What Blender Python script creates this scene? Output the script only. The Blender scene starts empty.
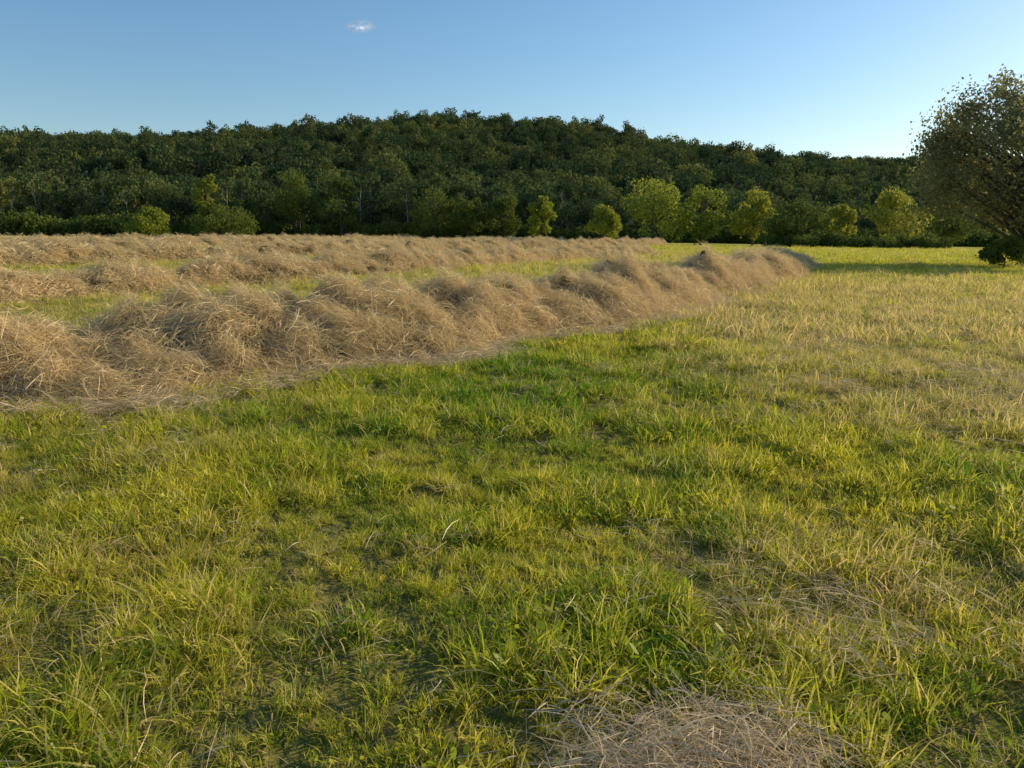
import bpy, math, numpy as np
from mathutils import Vector
rng=np.random.default_rng(7)
scene=bpy.context.scene
SUN_AZ=math.radians(63); SUN_EL=math.radians(20)

# ---------------- noise -----------------
_T=np.random.default_rng(1).random((8,256,256))
def vn(x,y,s=0):
    x=np.asarray(x,float);y=np.asarray(y,float)
    xi=np.floor(x).astype(int);yi=np.floor(y).astype(int);fx=x-xi;fy=y-yi
    fx=fx*fx*(3-2*fx);fy=fy*fy*(3-2*fy);T=_T[s%8]
    g=lambda a,b:T[a&255,b&255]
    return (g(xi,yi)*(1-fx)+g(xi+1,yi)*fx)*(1-fy)+(g(xi,yi+1)*(1-fx)+g(xi+1,yi+1)*fx)*fy
def fbm(x,y,s=0,o=4):
    a=0;w=.5;t=0
    for i in range(o):
        a=a+w*vn(x*2**i+17*i,y*2**i+31*i,s+i);t+=w;w*=.5
    return a/t
def sstep(a,b,x):
    t=np.clip((x-a)/(b-a),0,1);return t*t*(3-2*t)

# ---------------- terrain -----------------
RX=np.array([-1600,-900,-600,-430,-330,-240,-150,-60,40,158,242,339,480,700,1000,1600])
RZ=np.array([50,64,64,65,66,66,71,82,76,57,41,26,17,14,12,10])
def terrain(x,y):
    x=np.asarray(x,float);y=np.asarray(y,float)
    z=0.010*np.log1p(np.exp(np.clip((y-12)/4,-30,60)))*4
    z=z-0.012*np.clip(x,-160,160)*sstep(4,30,y)
    z=z+0.10*(vn(x*.7,y*.7,2)-.5)*(1-sstep(60,120,y))+0.18*(fbm(x*.06,y*.06,3)-.5)*sstep(14,40,y)
    r=np.interp(x,RX,RZ)
    h=r*(sstep(150,660,y)**0.9)*(1-0.55*sstep(690,1000,y))
    h=h+sstep(180,400,y)*16*(fbm(x*.008,y*.008,4)-.5)*(1-sstep(500,620,y))
    h2=106*sstep(800,1150,y)*sstep(150,420,x)*(1-.5*sstep(1250,1900,y))
    return z+np.maximum(h,0)+np.maximum(h2-np.maximum(h,0),0)*sstep(800,1000,y)

# ---------------- windrow lines -----------------
L1=np.array([[-13,2.9],[-9,4.9],[-5.4,7.2],[-2.05,10.2],[1.3,14.6],[5.3,21.5],[10,31],[15.0,41.5]])
def smoothline(P,step=.1):
    d=np.r_[0,np.cumsum(np.hypot(*np.diff(P,axis=0).T))]
    u=np.arange(0,d[-1],step)
    Q=np.c_[np.interp(u,d,P[:,0]),np.interp(u,d,P[:,1])]
    k=int(2.5/step);ker=np.ones(k)/k
    Qp=np.pad(Q,((k//2,k-1-k//2),(0,0)),mode='reflect',reflect_type='odd')
    return np.c_[np.convolve(Qp[:,0],ker,'valid'),np.convolve(Qp[:,1],ker,'valid')],u
def offline(off,y0,y1):
    ys=np.linspace(y0,y1,24)
    xs=1.2+.49*(ys-15)-off+0.5*np.sin(ys*.21+off)+0.7*np.sin(ys*.07+off*2)
    return np.c_[xs,ys]
ROWS=[dict(P=L1,h=.70,w=1.18,seed=0,dens=85,sc=.95),
      dict(P=offline(13.4,6,62),h=.72,w=.95,seed=1,dens=34,sc=1.05),
      dict(P=offline(29,8,118),h=.80,w=1.05,seed=2,dens=15,sc=1.35),
      dict(P=offline(52,14,138),h=.66,w=1.0,seed=3,dens=8,sc=1.8),
      dict(P=offline(82,34,146),h=.6,w=1.0,seed=4,dens=6,sc=2.0)]
for r in ROWS:
    r['C'],r['u']=smoothline(r['P'])
    T=np.gradient(r['C'],axis=0);T/=np.hypot(T[:,0],T[:,1])[:,None]
    r['T']=T;r['len']=r['u'][-1]
def rowsurf(r,u,t):
    cx=np.interp(u,r['u'],r['C'][:,0]);cy=np.interp(u,r['u'],r['C'][:,1])
    tx=np.interp(u,r['u'],r['T'][:,0]);ty=np.interp(u,r['u'],r['T'][:,1])
    s=r['seed']
    w=r['w']*(.75+.6*vn(u*.8,s*9.1+np.sign(t)*3,1))
    x=cx+ty*t*w;y=cy-tx*t*w      # +t = camera side
    endf=sstep(0,1.2,u)*sstep(0,1.6,r['len']-u)
    a=np.abs(t)
    prof=np.clip(1-a**1.9,0,1)**.85
    bil=np.abs(2*vn(x*.95+s*7,y*.95,3)-1)**.8*.62+np.abs(2*vn(x*2.1,y*2.1+s,4)-1)*.52+np.abs(2*vn(x*5.2,y*5.2,5)-1)*.26
    hh=r['h']*(.60+.55*vn(u*.6,s*5.3,5))
    if s==0: hh=hh*(1-.32*np.exp(-((cx+4.45)/.22)**2))*(1-.18*np.exp(-((cx+5.3)/.6)**2))
    base,amp=(.40,1.08) if s==0 else (.50,.75)
    z=hh*prof*(base+amp*bil)*endf
    return x,y,terrain(x,y)+z-.02
def row_dist(x,y,r):
    C=r['C'][::5]
    out=np.full(x.shape,99.)
    for i in range(0,len(x),4000):
        d=np.hypot(x[i:i+4000,None]-C[None,:,0],y[i:i+4000,None]-C[None,:,1])
        out[i:i+4000]=d.min(1)
    return out

# ---------------- mesh helpers -----------------
def mesh_np(name,V,F,attrs=None,mats=(),midx=None,smooth=False):
    me=bpy.data.meshes.new(name)
    V=np.asarray(V,np.float32);F=np.asarray(F,np.int32);k=F.shape[1]
    me.vertices.add(len(V));me.vertices.foreach_set('co',V.ravel())
    me.loops.add(F.size);me.loops.foreach_set('vertex_index',F.ravel())
    me.polygons.add(len(F));me.polygons.foreach_set('loop_start',np.arange(0,F.size,k,dtype=np.int32))
    me.polygons.foreach_set('loop_total',np.full(len(F),k,np.int32))
    for n,a in (attrs or {}).items():
        at=me.attributes.new(n,'FLOAT','POINT');at.data.foreach_set('value',np.asarray(a,np.float32))
    for m in mats: me.materials.append(m)
    if midx is not None: me.polygons.foreach_set('material_index',np.asarray(midx,np.int32))
    if smooth: me.polygons.foreach_set('use_smooth',np.ones(len(F),bool))
    me.update(calc_edges=True);me.validate()
    return me
def link(name,me,parent=None):
    o=bpy.data.objects.new(name,me);scene.collection.objects.link(o)
    if parent:o.parent=parent
    return o
def ribbons(P,S,W):
    N,L,_=P.shape
    A=P-S[:,None,:]*W[:,:,None]/2;B=P+S[:,None,:]*W[:,:,None]/2
    V=np.stack([A,B],2).reshape(-1,3)
    b=(np.arange(N)*L*2)[:,None]+np.arange(L-1)[None]*2
    F=np.stack([b,b+1,b+3,b+2],-1).reshape(-1,4)
    return V,F
def grid_mesh(name,xs,ys,zf,mats):
    X,Y=np.meshgrid(xs,ys);Z=zf(X,Y)
    nx,ny=len(xs),len(ys)
    i=np.arange(nx*ny).reshape(ny,nx)
    F=np.stack([i[:-1,:-1],i[:-1,1:],i[1:,1:],i[1:,:-1]],-1).reshape(-1,4)
    return mesh_np(name,np.stack([X,Y,Z],-1).reshape(-1,3),F,mats=mats,smooth=True)

# ---------------- materials -----------------
def newmat(n):
    m=bpy.data.materials.new(n);m.use_nodes=True;t=m.node_tree;t.nodes.clear();return m,t
class NB:
    def __init__(s,t):s.t=t
    def n(s,ty,**k):
        nd=s.t.nodes.new(ty)
        for a,b in k.items():setattr(nd,a,b)
        return nd
    def l(s,a,b):s.t.links.new(a,b)
    def val(s,sock,v):
        if hasattr(v,'is_output'):s.l(v,sock)
        else:sock.default_value=v
    def math(s,op,a,b=0.,c=None,clamp=False):
        nd=s.n('ShaderNodeMath',operation=op,use_clamp=clamp);s.val(nd.inputs[0],a);s.val(nd.inputs[1],b)
        if c is not None:s.val(nd.inputs[2],c)
        return nd.outputs[0]
    def mix(s,f,a,b,bt='MIX'):
        nd=s.n('ShaderNodeMix',data_type='RGBA',blend_type=bt);s.val(nd.inputs[0],f)
        s.val(nd.inputs[6],a if hasattr(a,'is_output') else (*a,1));s.val(nd.inputs[7],b if hasattr(b,'is_output') else (*b,1))
        return nd.outputs[2]
    def pos(s):return s.n('ShaderNodeNewGeometry').outputs['Position']
    def noise(s,v,sc,det=3,lo=.3,hi=.7,rough=.55):
        nd=s.n('ShaderNodeTexNoise');nd.inputs['Scale'].default_value=sc;nd.inputs['Detail'].default_value=det
        nd.inputs['Roughness'].default_value=rough
        s.l(v,nd.inputs['Vector'])
        mr=s.n('ShaderNodeMapRange');s.l(nd.outputs['Fac'],mr.inputs[0]);mr.inputs[1].default_value=lo;mr.inputs[2].default_value=hi
        return mr.outputs[0]
    def attr(s,name,ty='GEOMETRY'):
        nd=s.n('ShaderNodeAttribute',attribute_name=name,attribute_type=ty);return nd.outputs['Fac']
def leafshader(nb,col,trans=.4,gloss=.0,rough=.45,tcol=None):
    d=nb.n('ShaderNodeBsdfDiffuse');nb.l(col,d.inputs[0])
    t=nb.n('ShaderNodeBsdfTranslucent');nb.l(tcol if tcol else col,t.inputs[0])
    m=nb.n('ShaderNodeMixShader');m.inputs[0].default_value=trans;nb.l(d.outputs[0],m.inputs[1]);nb.l(t.outputs[0],m.inputs[2])
    out=m.outputs[0]
    if gloss:
        g=nb.n('ShaderNodeBsdfGlossy');g.inputs['Roughness'].default_value=rough
        m2=nb.n('ShaderNodeMixShader');m2.inputs[0].default_value=gloss;nb.l(m.outputs[0],m2.inputs[1]);nb.l(g.outputs[0],m2.inputs[2]);out=m2.outputs[0]
    o=nb.n('ShaderNodeOutputMaterial');nb.l(out,o.inputs[0])

def grass_mat():
    m,t=newmat('grass_blade');nb=NB(t);p=nb.pos()
    rnd=nb.attr('rnd');tt=nb.attr('tt')
    dry=nb.math('MAXIMUM',nb.attr('dry','INSTANCER'),nb.attr('dry'))
    lush=nb.math('MAXIMUM',nb.attr('lush','INSTANCER'),nb.attr('lush'))
    n1=nb.noise(p,.8,3);n2=nb.noise(p,3.0,2)
    f=nb.math('ADD',nb.math('MULTIPLY',n1,.55),nb.math('MULTIPLY',n2,.35))
    f=nb.math('ADD',f,nb.math('MULTIPLY',rnd,.5));f=nb.math('SUBTRACT',f,nb.math('ADD',lush,.13),clamp=True)
    c=nb.mix(f,(.12,.27,.013),(.82,.70,.055))
    dd=nb.math('ADD',dry,nb.math('MULTIPLY',nb.math('SUBTRACT',rnd,.72),1.5))
    dd=nb.math('ADD',dd,nb.math('MULTIPLY',tt,.08),clamp=True)
    straw=nb.mix(n2,(.64,.45,.18),(.88,.70,.34))
    c=nb.mix(dd,c,straw)
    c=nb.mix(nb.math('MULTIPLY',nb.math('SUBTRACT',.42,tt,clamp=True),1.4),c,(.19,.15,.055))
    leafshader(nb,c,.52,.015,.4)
    return m
def straw_mat(name,a,b,c3):
    m,t=newmat(name);nb=NB(t);p=nb.pos();rnd=nb.attr('rnd')
    n1=nb.noise(p,1.3,3)
    c=nb.mix(rnd,a,b)
    c=nb.mix(nb.math('MULTIPLY',n1,.45),c,c3)
    c=nb.mix(nb.math('MULTIPLY',nb.math('GREATER_THAN',rnd,.92),.6),c,(.34,.36,.12))
    leafshader(nb,c,.34,.03,.4);return m
def ground_mat():
    m,t=newmat('meadow_soil_and_thatch');nb=NB(t);p=nb.pos()
    sx=nb.n('ShaderNodeSeparateXYZ');nb.l(p,sx.inputs[0])
    n2=nb.noise(p,9.,4);n3=nb.noise(p,45,3)
    near=nb.mix(n2,(.10,.12,.02),(.27,.22,.08))
    near=nb.mix(nb.math('MULTIPLY',n3,.35),near,(.05,.055,.015))
    mp=nb.n('ShaderNodeMapping');mp.inputs['Rotation'].default_value=(0,0,math.radians(26));mp.inputs['Scale'].default_value=(.35,.03,.3)
    nb.l(p,mp.inputs[0]);st=nb.noise(mp.outputs[0],1.,4,.35,.65)
    far=nb.mix(st,(.42,.43,.06),(.70,.58,.20))
    far=nb.mix(nb.math('MULTIPLY',n2,.35),far,(.20,.22,.04))
    mr=nb.n('ShaderNodeMapRange');nb.l(sx.outputs[1],mr.inputs[0]);mr.inputs[1].default_value=12;mr.inputs[2].default_value=34
    c=nb.mix(mr.outputs[0],near,far)
    b=nb.n('ShaderNodeBsdfDiffuse');nb.l(c,b.inputs[0])
    bp=nb.n('ShaderNodeBump');bp.inputs['Strength'].default_value=.8;bp.inputs['Distance'].default_value=.05;nb.l(n2,bp.inputs['Height']);nb.l(bp.outputs[0],b.inputs['Normal'])
    o=nb.n('ShaderNodeOutputMaterial');nb.l(b.outputs[0],o.inputs[0]);return m
def simple_noise_mat(name,a,b,sc,bump=0.5,dist=.05):
    m,t=newmat(name);nb=NB(t);p=nb.pos();n=nb.noise(p,sc,5)
    c=nb.mix(n,a,b);d=nb.n('ShaderNodeBsdfDiffuse');nb.l(c,d.inputs[0])
    bp=nb.n('ShaderNodeBump');bp.inputs['Strength'].default_value=bump;bp.inputs['Distance'].default_value=dist;nb.l(n,bp.inputs['Height']);nb.l(bp.outputs[0],d.inputs['Normal'])
    o=nb.n('ShaderNodeOutputMaterial');nb.l(d.outputs[0],o.inputs[0]);return m
def foliage_mat(name,a,b,warm,trans=.3,wamt=.4):
    m,t=newmat(name);nb=NB(t);p=nb.pos();rnd=nb.attr('rnd')
    oi=nb.n('ShaderNodeObjectInfo').outputs['Random']
    n=nb.noise(p,.025,3,.4,.62)
    f=nb.math('ADD',nb.math('MULTIPLY',rnd,.4),nb.math('MULTIPLY',oi,.6))
    c=nb.mix(f,a,b)
    w=nb.math('MULTIPLY',nb.math('MULTIPLY',n,nb.math('FRACT',nb.math('MULTIPLY',oi,7.31))),wamt)
    c=nb.mix(w,c,warm)
    leafshader(nb,c,trans);return m
M_grass=grass_mat()
M_hay=straw_mat('dry_hay',(.60,.43,.21),(.95,.78,.48),(.58,.42,.21))
M_straw=straw_mat('pale_straw',(.58,.44,.27),(.88,.73,.50),(.60,.46,.28))
M_haybase=simple_noise_mat('hay_core_shade',(.09,.065,.03),(.25,.18,.09),14,.9,.08)  # core coloured dark so gaps between the strands look shaded
M_ground=ground_mat()
M_floor=simple_noise_mat('woodland_floor',(.015,.025,.01),(.035,.05,.018),.3)
M_bark=simple_noise_mat('bark',(.06,.05,.04),(.15,.125,.095),6,.6)
M_pale=simple_noise_mat('pale_bark',(.18,.17,.15),(.34,.32,.28),3,.4)
M_forest=foliage_mat('woodland_foliage_hazed',(.026,.054,.034),(.085,.13,.045),(.25,.25,.07),.30,1.0)  # leaf greens tinted bluish in place of distance haze
M_edge=foliage_mat('woodland_edge_foliage',(.04,.075,.04),(.12,.17,.055),(.26,.26,.08),.34,1.0)
M_treeA=foliage_mat('tree_foliage_sunny',(.16,.22,.035),(.36,.38,.06),(.42,.36,.07),.48)  # sunlit look put into a brighter, yellower leaf colour
M_treeB=foliage_mat('tree_foliage_green',(.08,.12,.03),(.17,.21,.045),(.25,.23,.05),.38)
M_willow=foliage_mat('big_tree_foliage',(.16,.17,.08),(.36,.34,.15),(.34,.28,.12),.5)

# ---------------- GN scatter -----------------
def scatter(name,pts,eul,scl,idx,coll,extra=None,realize=False):
    me=bpy.data.meshes.new(name);me.vertices.add(len(pts))
    me.vertices.foreach_set('co',np.asarray(pts,np.float32).ravel())
    a=me.attributes.new('rot','FLOAT_VECTOR','POINT');a.data.foreach_set('vector',np.asarray(eul,np.float32).ravel())
    scl=np.asarray(scl,np.float32)
    if scl.ndim==1:scl=np.repeat(scl[:,None],3,1)
    a=me.attributes.new('scl','FLOAT_VECTOR','POINT');a.data.foreach_set('vector',scl.ravel())
    a=me.attributes.new('idx','INT','POINT');a.data.foreach_set('value',np.asarray(idx,np.int32))
    for n,v in (extra or {}).items():
        a=me.attributes.new(n,'FLOAT','POINT');a.data.foreach_set('value',np.asarray(v,np.float32))
    o=link(name,me)
    g=bpy.data.node_groups.new(name+'_gn','GeometryNodeTree')
    g.interface.new_socket('Geometry',in_out='INPUT',socket_type='NodeSocketGeometry')
    g.interface.new_socket('Geometry',in_out='OUTPUT',socket_type='NodeSocketGeometry')
    N=g.nodes.new;Lk=g.links.new
    i=N('NodeGroupInput');ou=N('NodeGroupOutput')
    ip=N('GeometryNodeInstanceOnPoints');ci=N('GeometryNodeCollectionInfo')
    ci.inputs['Collection'].default_value=coll;ci.inputs['Separate Children'].default_value=True;ci.inputs['Reset Children'].default_value=True
    def na(n,ty):
        x=N('GeometryNodeInputNamedAttribute');x.data_type=ty;x.inputs[0].default_value=n;return x.outputs[0]
    er=N('FunctionNodeEulerToRotation');Lk(na('rot','FLOAT_VECTOR'),er.inputs[0])
    Lk(i.outputs[0],ip.inputs['Points']);Lk(ci.outputs[0],ip.inputs['Instance']);ip.inputs['Pick Instance'].default_value=True
    Lk(na('idx','INT'),ip.inputs['Instance Index']);Lk(er.outputs[0],ip.inputs['Rotation']);Lk(na('scl','FLOAT_VECTOR'),ip.inputs['Scale'])
    if realize:
        ri=N('GeometryNodeRealizeInstances');Lk(ip.outputs[0],ri.inputs[0]);Lk(ri.outputs[0],ou.inputs[0])
    else: Lk(ip.outputs[0],ou.inputs[0])
    md=o.modifiers.new('instances','NODES');md.node_group=g
    return o
def proto_coll(name,meshes):
    c=bpy.data.collections.new(name)
    for k,me in enumerate(meshes):
        c.objects.link(bpy.data.objects.new('%s_%02d'%(name,k),me))
    return c
def eul_from(nrm,ang):
    n=nrm/np.linalg.norm(nrm,axis=1)[:,None]
    t=np.c_[np.cos(ang),np.sin(ang),np.zeros(len(ang))]
    t=t-n*(t*n).sum(1)[:,None];t/=np.linalg.norm(t,axis=1)[:,None]
    b=np.cross(n,t)
    ry=-np.arcsin(np.clip(t[:,2],-1,1));rx=np.arctan2(b[:,2],n[:,2]);rz=np.arctan2(t[:,1],t[:,0])
    return np.c_[rx,ry,rz]

# ---------------- prototypes -----------------
def tuft(name,n,rad,h0,h1,w,lean,mat,leaves=0,seed=0):
    r=np.random.default_rng(seed)
    a=r.random(n)*2*np.pi;q=rad*np.sqrt(r.random(n))
    root=np.c_[q*np.cos(a),q*np.sin(a),np.full(n,-.015)]
    d=a+r.normal(0,1.3,n);D=np.c_[np.cos(d),np.sin(d),np.zeros(n)]
    h=h0+(h1-h0)*r.random(n)**1.4;le=lean*(.2+1.5*r.random(n))
    s=np.array([0,.35,.7,1.])
    P=root[:,None]+D[:,None]*(h*le)[:,None,None]*(s**1.9)[None,:,None]
    P[:,:,2]+=h[:,None]*(s[None]-.38*(le[:,None]*.9)*s[None]**3)
    sd=d+np.pi/2+r.normal(0,.7,n);S=np.c_[np.cos(sd),np.sin(sd),r.normal(0,.15,n)]
    W=(w*(.6+.8*r.random(n)))[:,None]*np.array([.8,1,.75,.08])[None]
    V,F=ribbons(P,S,W);rnd=np.repeat(r.random(n),8);tt=np.tile(np.repeat(s,2),n)
    if leaves:
        n=leaves;a=r.random(n)*6.28;q=rad*np.sqrt(r.random(n));z=r.random(n)*h1*.45
        root=np.c_[q*np.cos(a),q*np.sin(a),z];d=r.random(n)*6.28;D=np.c_[np.cos(d),np.sin(d),r.normal(.25,.35,n)]
        ln=.012+.014*r.random(n);s2=np.array([0,.35,.7,1.])
        P=root[:,None]+D[:,None]*ln[:,None,None]*s2[None,:,None]
        S=np.c_[-np.sin(d),np.cos(d),r.normal(0,.4,n)];W=(ln*.6)[:,None]*np.array([.2,1,.9,.15])[None]
        V2,F2=ribbons(P,S,W);F=np.r_[F,F2+len(V)];V=np.r_[V,V2]
        rnd=np.r_[rnd,np.repeat(r.random(n)*.45,8)];tt=np.r_[tt,np.full(n*8,.6)]
    return mesh_np(name,V,F,{'rnd':rnd,'tt':tt},[mat])
def strawbundle(name,n,rad,l0,l1,w,hz,align,mat,seed=0,curve=.5,L=6):
    r=np.random.default_rng(seed)
    s=np.linspace(-.5,.5,L)
    a=r.random(n)*2*np.pi;q=rad*np.sqrt(r.random(n));c=np.c_[q*np.cos(a),q*np.sin(a),hz*r.random(n)**1.3]
    d=r.normal(0,align,n);D=np.c_[np.cos(d),np.sin(d),r.normal(0,.2,n)]
    ln=l0+(l1-l0)*r.random(n)**1.5
    cu=r.normal(0,curve,n);cz=r.normal(-.25,.4*min(1,curve*2),n)
    Nn=np.c_[-np.sin(d),np.cos(d),np.zeros(n)]
    P=c[:,None]+D[:,None]*(ln[:,None]*s[None])[:,:,None]+Nn[:,None]*(ln[:,None]*cu[:,None]*(s[None]**2))[:,:,None]
    P[:,:,2]+=ln[:,None]*cz[:,None]*(s[None]**2)+.01
    ph=r.random(n)*3.14;S=Nn*np.cos(ph)[:,None]+np.array([0,0,1])*np.sin(ph)[:,None]
    W=(w*(.4+1.2*r.random(n)**1.5))[:,None]*np.interp(np.linspace(0,1,L),[0,.3,1],[.5,1,.35])[None]
    V,F=ribbons(P,S,W)
    return mesh_np(name,V,F,{'rnd':np.repeat(r.random(n),L*2),'tt':np.full(len(V),.6)},[mat])

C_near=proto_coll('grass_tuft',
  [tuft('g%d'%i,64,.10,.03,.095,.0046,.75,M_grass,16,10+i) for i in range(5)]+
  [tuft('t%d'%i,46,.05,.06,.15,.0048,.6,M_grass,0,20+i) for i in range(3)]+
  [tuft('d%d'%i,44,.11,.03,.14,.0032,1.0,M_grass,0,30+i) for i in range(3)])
C_mid=proto_coll('meadow_tuft',
  [tuft('m%d'%i,60,.2,.03,.12,.010,.7,M_grass,0,40+i) for i in range(5)]+
  [tuft('md%d'%i,50,.2,.04,.20,.008,.9,M_grass,0,50+i) for i in range(4)])
C_hay=proto_coll('hay_bundle',[strawbundle('h%d'%i,85,.22,.10,.40,.0056,.13,.6,M_hay,60+i,.4,5) for i in range(6)])
C_hayc=proto_coll('hay_bundle_coarse',[strawbundle('hc%d'%i,60,.28,.12,.4,.010,.14,.9,M_hay,70+i,.4,4) for i in range(4)])
C_straw=proto_coll('loose_straw',[strawbundle('s%d'%i,14,.18,.06,.28,.0033,.07,1.8,M_straw,80+i,.18,4) for i in range(6)])

# ---------------- ground -----------------
def sp(a,n,k):
    t=np.linspace(-1,1,n);return np.sinh(k*t)/np.sinh(k)*a
xs=sp(1700,281,6.2)
ys=np.r_[np.linspace(-60,-2,16)[:-1],np.linspace(-2,24,90)[:-1],np.linspace(24,60,50)[:-1],np.linspace(60,170,56)]
link('meadow_ground',grid_mesh('meadow_ground',xs,ys,terrain,[M_ground]))
ysh=np.r_[np.linspace(170,760,110)[:-1],np.linspace(760,2600,60)]
link('wooded_hill',grid_mesh('wooded_hill',xs,ysh,terrain,[M_floor]))

# ---------------- windrows -----------------
for k,r in enumerate(ROWS):
    nu=int(r['len']/(.1 if k==0 else .3));nt=30
    U,Tt=np.meshgrid(np.linspace(0,r['len'],nu),np.linspace(-1.08,1.08,nt),indexing='ij')
    x,y,z=rowsurf(r,U.ravel(),Tt.ravel());z=z-.03-.05*(np.abs(Tt.ravel())>1)
    i=np.arange(nu*nt).reshape(nu,nt)
    F=np.stack([i[:-1,:-1],i[1:,:-1],i[1:,1:],i[:-1,1:]],-1).reshape(-1,4)
    nm='hay_windrow'
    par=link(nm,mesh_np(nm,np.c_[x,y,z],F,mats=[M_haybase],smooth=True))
    area_=r['len']*2*r['w']*1.25;n=int(area_*r['dens'])
    u=rng.random(n)*r['len'];t=rng.uniform(-1.08,1.08,n)
    x,y,z=rowsurf(r,u,t);e=.08
    m=(np.abs(x)<.72*y+3)
    u,t,x,y,z=u[m],t[m],x[m],y[m],z[m];n=len(x)
    x1,y1,z1=rowsurf(r,u+e,t);x2,y2,z2=rowsurf(r,u,t+e)
    a=np.c_[x1-x,y1-y,z1-z];b=np.c_[x2-x,y2-y,z2-z];nr=np.cross(b,a);nr*=np.sign(nr[:,2:3])
    nr/=np.linalg.norm(nr,axis=1)[:,None]
    nr=nr+rng.normal(0,.26,nr.shape);nr[:,2]=np.abs(nr[:,2])+.05
    ang=4*np.pi*fbm(x*.55,y*.55,6,2)+rng.normal(0,.6,n)
    sc=r['sc']*(.5+.7*rng.random(n))
    if k==0:
        far=sstep(14,30,y);sc=sc*(1+.5*far)
        keep=rng.random(n)>.6*far
        x,y,z,nr,ang,sc=x[keep],y[keep],z[keep],nr[keep],ang[keep],sc[keep];n=len(x)
    s=scatter('hay_strands',np.c_[x,y,z],eul_from(nr,ang),sc,rng.integers(0,6 if k==0 else 4,n),C_hay if k==0 else C_hayc)
    s.parent=par

# ---------------- grass -----------------
def dryness(x,y):
    amt=.45+.55*sstep(-1.5,1.5,x+.6)
    d=.55*amt*sstep(.50,.68,fbm(x*.9,y*.9,1,3))
    d=d+.35*sstep(.56,.7,fbm(x*2.3+5,y*2.3,6,3))
    reg=sstep(.2,2.3,x-.12*y+.2*np.sin(y))*sstep(4.6,7.,y)*(1-sstep(24,38,y))
    d=d+.85*reg*(.35+1.1*fbm(x*.5,y*.5,2,2))
    d=d+.35*np.exp(-(((x-1.25)/.35)**2+((y-2.8)/.3)**2))
    cx=np.interp(y,L1[:,1],L1[:,0]);q=cx-x
    d=d+.5*sstep(.5,1.,q)*(.3+fbm(x*.4,y*.4,3,2))
    d=d-.5*np.exp(-(((x-.0)/1.6)**2+((y-8.2)/2.6)**2))
    return np.clip(d,0,1)
def region(n,y0,y1,pad=1.5):
    y=np.sqrt(rng.random(n)*(y1**2-y0**2)+y0**2)
    hw=.72*np.abs(y)+pad;x=(rng.random(n)*2-1)*hw
    return x,y
def area(y0,y1,pad=1.5):return .72*(y1*y1-y0*y0)+2*pad*(y1-y0)
PILE=(.54,1.88)
def pile(x,y):
    q=np.hypot((x-PILE[0])/1.15,(y-PILE[1])/.85)+.45*(fbm(x*4,y*4,2,3)-.5)
    return 1-sstep(.16,.50,q)
def band(y0,y1,dens,kind,s0):
    n=int(area(y0,y1)*dens);x,y=region(n,y0,y1)
    m=np.ones(n,bool)
    for r in ROWS: m&=row_dist(x,y,r)>.92*r['w']+.12*rng.normal(0,1,n)
    m&=rng.random(n)>pile(x,y)*.9
    x,y=x[m],y[m];n=len(x);d=dryness(x,y)
    cl=fbm(x*2.4,y*2.4,4,3)
    sc=s0*(.54+.9*sstep(.36,.64,cl)+.35*rng.random(n)**2)
    z=terrain(x,y)
    tilt=rng.normal(0,.18,(n,2));eu=np.c_[tilt,rng.random(n)*6.283]
    if kind=='near':
        p=rng.random(n);idx=np.where(p<.64,rng.integers(0,5,n),rng.integers(5,8,n))
        idx=np.where(rng.random(n)<d*.9,rng.integers(8,11,n),idx)
    else:
        idx=rng.integers(0,5,n);idx=np.where(rng.random(n)<d,rng.integers(5,9,n),idx)
    d2=np.clip(d+rng.normal(0,.17,n),0,1)
    lush=.45*np.exp(-(((x-.1)/1.3)**2+((y-8.)/2.4)**2))
    return np.c_[x,y,z],eu,sc,idx,d2,lush
def cat(L):return [np.concatenate(a) for a in zip(*L)]
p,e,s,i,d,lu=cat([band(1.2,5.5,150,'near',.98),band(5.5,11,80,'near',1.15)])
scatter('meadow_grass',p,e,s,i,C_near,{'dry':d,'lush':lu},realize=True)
p,e,s,i,d,lu=cat([band(10.5,22,24,'mid',1.),band(22,48,8,'mid',1.3),band(48,110,1.6,'mid',1.9)])
scatter('distant_meadow_grass',p,e,s,i,C_mid,{'dry':d,'lush':lu})
P=[];E=[];S=[]
def addstraw(x,y,zo,sc):
    n=len(x);P.append(np.c_[x,y,terrain(x,y)+zo]);E.append(np.c_[rng.normal(0,.12,(n,2)),rng.random(n)*6.28]);S.append(sc)
n=2200;x,y=region(n,1.2,9);m=rng.random(n)<(.10+.7*dryness(x,y));x,y=x[m],y[m];addstraw(x,y,.02+.05*rng.random(len(x)),.5+.45*rng.random(len(x)))
n=4500;u=rng.random(n)*28;t=rng.choice([-1,1],n)*(1+np.abs(rng.normal(0,.22,n)))
x,y,_=rowsurf(ROWS[0],u,t);addstraw(x,y,.02+.05*rng.random(n),.8+.6*rng.random(n))
n=3500;x,y=region(n,5,20);m=(rng.random(n)<dryness(x,y)**1.3);x,y=x[m],y[m];addstraw(x,y,.07*rng.random(len(x)),.8+.6*rng.random(len(x)))
n=1300;x=PILE[0]+rng.normal(0,.34,n);y=PILE[1]+rng.normal(0,.24,n);m=rng.random(n)<pile(x,y)*.55+.03;x,y=x[m],y[m];n=len(x)
addstraw(x,y,.02+.09*pile(x,y)*rng.random(n),.45+.6*rng.random(n))
n=60;x=rng.normal(1.2,.35,n);y=rng.normal(2.8,.3,n);addstraw(x,y,.04+.06*rng.random(n),.6+.4*rng.random(n))
P=np.concatenate(P);E=np.concatenate(E);S=np.concatenate(S)
scatter('loose_straw_litter',P,E,S,rng.integers(0,6,len(P)),C_straw,realize=True)

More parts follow.
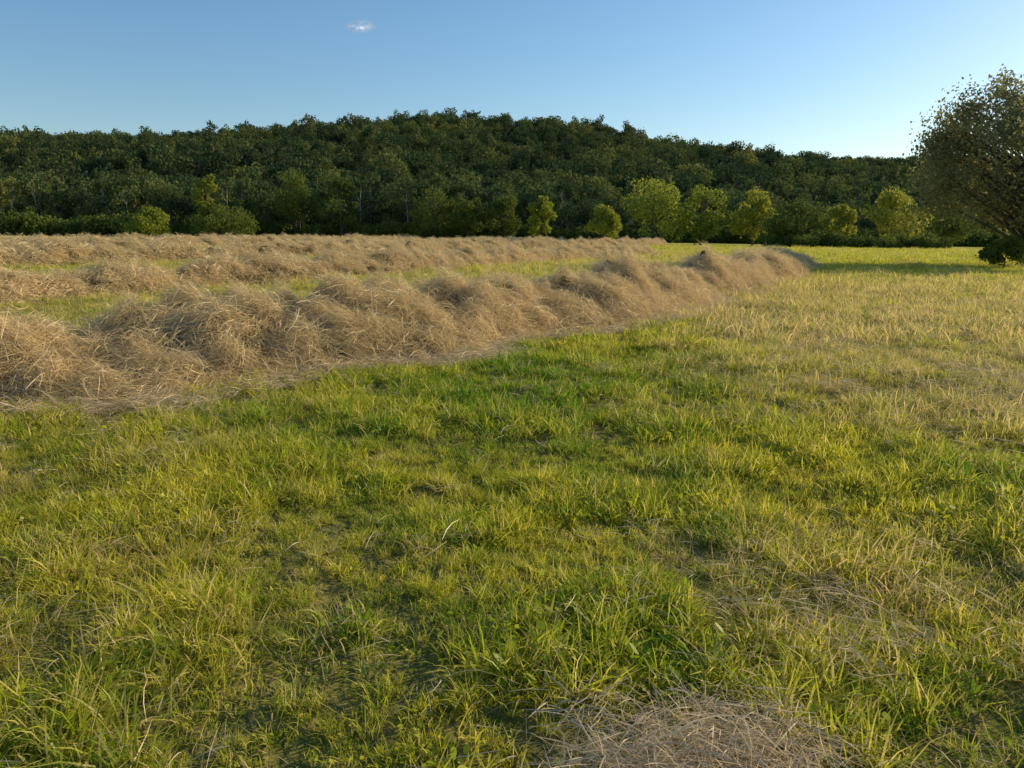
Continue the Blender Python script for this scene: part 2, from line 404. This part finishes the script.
# ---------------- trees -----------------
def tube(p0,p1,r0,r1,k=6,seg=4,wob=.0,r=rng):
    p0=np.array(p0,float);p1=np.array(p1,float);ax=p1-p0;L=np.linalg.norm(ax);ax/=L
    t=np.cross(ax,[.3,.9,.1]);t/=np.linalg.norm(t);b=np.cross(ax,t)
    V=[];off=np.zeros(3)
    for i in range(seg+1):
        f=i/seg;c=p0+ax*L*f+(off if 0<i<seg else 0);off=off+r.normal(0,wob*L/seg,3)
        rr=r0+(r1-r0)*f
        for j in range(k):
            a=2*np.pi*j/k;V.append(c+rr*(t*np.cos(a)+b*np.sin(a)))
    F=[[i*k+j,i*k+(j+1)%k,(i+1)*k+(j+1)%k,(i+1)*k+j] for i in range(seg) for j in range(k)]
    return np.array(V),np.array(F)
def tree_mesh(name,H,R,nblob,nleaf,leaf,trunk=.25,mats=None,seed=0,droop=0.,trunk_r=None,br=.34,shell=.55):
    r=np.random.default_rng(seed)
    tr=trunk_r or H*.022
    Vs=[];Fs=[];mi=[];o=0;rn=[]
    def add(V,F,m,rr):
        nonlocal o
        Vs.append(V);Fs.append(F+o);mi.append(np.full(len(F),m));rn.append(rr);o+=len(V)
    ct=H*trunk;cc=(H+ct)/2;hz=(H-ct)/2
    V,F=tube((0,0,-.3),(0,0,H*.55),tr*1.25,tr*.55,7,5,.03,r);add(V,F,1,np.zeros(len(V)))
    V,F=tube((0,0,H*.55),(r.normal(0,.05*R),r.normal(0,.05*R),H*.85),tr*.55,tr*.15,5,3,.04,r);add(V,F,1,np.zeros(len(V)))
    B=[]
    for b in range(nblob):
        v=r.normal(0,1,3);v/=np.linalg.norm(v);q=(.35+.65*r.random()**.6)
        taper=1-.25*max(v[2],0)
        c=np.array([v[0]*R*q*taper,v[1]*R*q*taper,cc+v[2]*hz*q*.92])
        rb=R*br*(.5+.9*r.random());B.append((c,rb))
        s=np.array([0,0,min(H*.6,max(ct*.8,c[2]-.45*np.hypot(c[0],c[1])-.1*H))])
        V,F=tube(s,c,tr*.42,tr*.08,5,3,.06,r);add(V,F,1,np.zeros(len(V)))
    w=np.array([b[1]**2 for b in B]);w/=w.sum()
    cnt=np.maximum((w*nleaf).astype(int),4)
    for (c,rb),n in zip(B,cnt):
        v=r.normal(0,1,(n,3));v/=np.linalg.norm(v,axis=1)[:,None]
        q=rb*(shell+(1.12-shell)*r.random(n)**.7)*(1+.25*np.sin(v[:,0]*5+c[0]*3)*np.sin(v[:,2]*6+c[1]))
        p=c+v*q[:,None]*np.array([1,1,.85])
        p[:,2]-=droop*r.random(n)*np.hypot(p[:,0],p[:,1])
        n1=v*.6+r.normal(0,.6,(n,3));n1/=np.linalg.norm(n1,axis=1)[:,None]
        t=np.cross(n1,r.normal(0,1,(n,3)));t/=np.linalg.norm(t,axis=1)[:,None];bb=np.cross(n1,t)
        L=leaf*(.5+r.random(n))[:,None]
        V=np.stack([p-t*L*.55,p+bb*L*.4+t*L*.05,p+t*L*.55,p-bb*L*.4-t*L*.05],1).reshape(-1,3)
        F=np.arange(n*4).reshape(n,4)
        br_=np.clip(r.random()*.6+.2+r.normal(0,.2,n),0,1)
        add(V,F,0,np.repeat(br_,4))
    return mesh_np(name,np.concatenate(Vs),np.concatenate(Fs),{'rnd':np.concatenate(rn)},mats,np.concatenate(mi))

C_forest=proto_coll('woodland_tree',
  [tree_mesh('wt%d'%i,[13,14,11,15,12,14][i],[5.4,5.,5.4,4.6,5.8,4.4][i],12,700,.85,.06,[M_forest,M_bark],100+i,br=.42) for i in range(6)])
C_edge=proto_coll('woodland_edge_tree',
  [tree_mesh('we%d'%i,[14,16,11,15][i],[2.8,2.5,3.9,3.3][i],14,1000,.5,[.28,.36,.06,.2][i],[M_edge,M_pale],120+i,br=.38,trunk_r=.15) for i in range(4)])
def jgrid(x0,x1,y0,y1,s):
    X,Y=np.meshgrid(np.arange(x0,x1,s),np.arange(y0,y1,s));X=X.ravel()+rng.uniform(-.48,.48,X.size)*s;Y=Y.ravel()+rng.uniform(-.48,.48,Y.size)*s
    return X,Y
x,y=jgrid(-640,640,182,690,5.7);m=np.abs(x)<.72*y+50;x,y=x[m],y[m]
x2,y2=jgrid(200,1250,880,1250,10);m=x2<.8*y2;x2,y2=x2[m],y2[m]
sc=np.r_[.38+.68*rng.random(len(x))**1.8,.8+.4*rng.random(len(x2))];x=np.r_[x,x2];y=np.r_[y,y2];n=len(x)
scatter('hillside_woodland',np.c_[x,y,terrain(x,y)-.8],np.c_[rng.normal(0,.05,(n,2)),rng.random(n)*6.28],np.c_[sc,sc,sc*(.75+.45*rng.random(n))],rng.integers(0,6,n),C_forest)
x,y=jgrid(-190,230,160,186,4.4);n=len(x);sc=(.45+.6*rng.random(n))*np.interp(x,[-130,-50,60,200],[.95,1.0,.85,.75])
scatter('woodland_edge',np.c_[x,y,terrain(x,y)-.4],np.c_[rng.normal(0,.05,(n,2)),rng.random(n)*6.28],sc,rng.choice([0,1,2,2,3],n),C_edge)
C_bush=proto_coll('hedge_bush',[tree_mesh('hb%d'%i,3.2,2.1,9,700,.34,.02,[M_treeB,M_bark],140+i,br=.45,trunk_r=.06) for i in range(3)])
def hedge(name,p0,p1,n,h):
    t=rng.random(n);x=p0[0]+(p1[0]-p0[0])*t+rng.normal(0,.6,n);y=p0[1]+(p1[1]-p0[1])*t+rng.normal(0,1.,n)
    sc=h*(.7+.6*rng.random(n))
    scatter(name,np.c_[x,y,terrain(x,y)-.2],np.c_[np.zeros((n,2)),rng.random(n)*6.28],sc,rng.integers(0,3,n),C_bush)
def px(X,Y):return (X-512)/773*Y
hedge('field_hedge',(px(-160,148),148),(px(235,150),150),100,1.15)
hedge('field_hedge',(px(235,158),158),(px(640,158),158),110,.9)
hedge('field_hedge',(px(770,118),118),(px(935,112),112),44,.62)
hedge('field_hedge',(px(640,156),156),(px(1100,150),150),110,1.0)
for (X,D,top,wd,mt,tf) in [(650,128,180,66,M_treeA,.04),(697,130,184,50,M_treeA,.08),(748,132,190,42,M_treeA,.1),(790,120,203,54,M_treeB,.04),
      (833,135,206,32,M_treeA,.1),(884,125,194,52,M_treeA,.06),(605,140,205,32,M_treeA,.06),(540,145,198,26,M_treeA,.12),(232,142,208,54,M_treeB,.05),
      (158,140,211,42,M_treeA,.05),(214,152,176,26,M_treeA,.3),(300,158,170,44,M_treeB,.15),(345,156,174,50,M_treeB,.1),(435,152,190,48,M_treeB,.08),(468,150,194,38,M_treeB,.08),(940,140,200,50,M_treeB,.1),(505,152,198,38,M_treeB,.1)]:
    x=px(X,D);z=float(terrain(x,D));H=1.5+(241-top)/773*D-z;R=wd/2/773*D
    me=tree_mesh('deciduous_tree',H,R,24,5000,.32,tf,[mt,M_bark],int(X),br=.31)
    o=link('deciduous_tree',me);o.location=(x,D,z);o.rotation_euler[2]=X
x,y=29.7,45.;z=float(terrain(x,y))
me=tree_mesh('willow_tree',11.6,6.3,95,50000,.15,.12,[M_willow,M_bark],5,droop=.14,trunk_r=.26,br=.2,shell=.05)
o=link('willow_tree',me);o.location=(x,y,z)
me=tree_mesh('shrub',1.5,1.3,10,4000,.12,.02,[M_treeB,M_bark],9,trunk_r=.04,br=.4,shell=.2)
o=link('shrub',me);o.location=(27.7,44,float(terrain(27.7,44))-.1)

# ---------------- cloud -----------------
m,t=newmat('wispy_cloud');nb=NB(t)
tc=nb.n('ShaderNodeTexCoord').outputs['Object']
ln=nb.n('ShaderNodeVectorMath',operation='LENGTH');nb.l(tc,ln.inputs[0])
n=nb.noise(tc,1.5,5,.36,.66,.6)
f=nb.math('SUBTRACT',1.,ln.outputs['Value'],clamp=True);f=nb.math('MULTIPLY',nb.math('MULTIPLY',f,.8),n,clamp=True)
d=nb.n('ShaderNodeBsdfDiffuse');d.inputs[0].default_value=(.9,.9,.9,1);tl=nb.n('ShaderNodeBsdfTranslucent');tl.inputs[0].default_value=(.9,.9,.9,1)
ad=nb.n('ShaderNodeAddShader');nb.l(d.outputs[0],ad.inputs[0]);nb.l(tl.outputs[0],ad.inputs[1])
tr=nb.n('ShaderNodeBsdfTransparent');mx=nb.n('ShaderNodeMixShader');nb.l(f,mx.inputs[0]);nb.l(tr.outputs[0],mx.inputs[1]);nb.l(ad.outputs[0],mx.inputs[2])
o_=nb.n('ShaderNodeOutputMaterial');nb.l(mx.outputs[0],o_.inputs[0])
V=[];F=[]
for k,(a,b,c,s) in enumerate([(0,0,0,1),(.1,.05,.1,.9),(-.1,-.1,-.1,.8)]):
    X,Y=np.meshgrid(np.linspace(-1,1,9),np.linspace(-1,1,9));Z=c+.15*np.sin(X*3+k)*np.cos(Y*2)
    i=np.arange(81).reshape(9,9)+81*k;V.append(np.stack([X*s+a,Y*s+b,Z],-1).reshape(-1,3));F.append(np.stack([i[:-1,:-1],i[:-1,1:],i[1:,1:],i[1:,:-1]],-1).reshape(-1,4))
D=2200
cl=link('cloud',mesh_np('cloud',np.concatenate(V),np.concatenate(F),mats=[m],smooth=True))
cl.location=(px(376,D)*1.05,D,1.5+math.tan(math.atan((384-27)/773)-math.radians(10.5))*D)
cl.scale=(46,90,16);cl.rotation_euler=(math.radians(26),math.radians(-8),math.radians(12))

# ---------------- light -----------------
w=bpy.data.worlds.new('World');scene.world=w;w.use_nodes=True;nt=w.node_tree;nt.nodes.clear()
sk=nt.nodes.new('ShaderNodeTexSky');sk.sky_type='NISHITA';sk.sun_disc=False;sk.sun_elevation=SUN_EL;sk.sun_rotation=SUN_AZ
sk.altitude=100;sk.air_density=1.1;sk.dust_density=.6;sk.ozone_density=2.6
hs=nt.nodes.new('ShaderNodeHueSaturation');hs.inputs['Saturation'].default_value=1.18
bg=nt.nodes.new('ShaderNodeBackground');bg.inputs[1].default_value=.15;wo=nt.nodes.new('ShaderNodeOutputWorld')
nt.links.new(sk.outputs[0],hs.inputs['Color']);nt.links.new(hs.outputs[0],bg.inputs[0]);nt.links.new(bg.outputs[0],wo.inputs[0])
sd=bpy.data.lights.new('sun','SUN');sd.energy=5.0;sd.angle=math.radians(.5);sd.color=(1,.84,.52)
so=bpy.data.objects.new('sun',sd);scene.collection.objects.link(so)
dv=Vector((math.sin(SUN_AZ)*math.cos(SUN_EL),math.cos(SUN_AZ)*math.cos(SUN_EL),math.sin(SUN_EL)))
so.rotation_euler=dv.to_track_quat('Z','Y').to_euler()
# ---------------- camera -----------------
cd=bpy.data.cameras.new('camera');cd.lens=27.2;cd.sensor_width=36;cd.clip_end=6000;cd.clip_start=.05
co=bpy.data.objects.new('camera',cd);scene.collection.objects.link(co);co.location=(0,0,1.5);co.rotation_euler=(math.radians(79.5),0,0)
scene.camera=co
scene.view_settings.view_transform='Standard';scene.view_settings.look='None';scene.view_settings.exposure=0
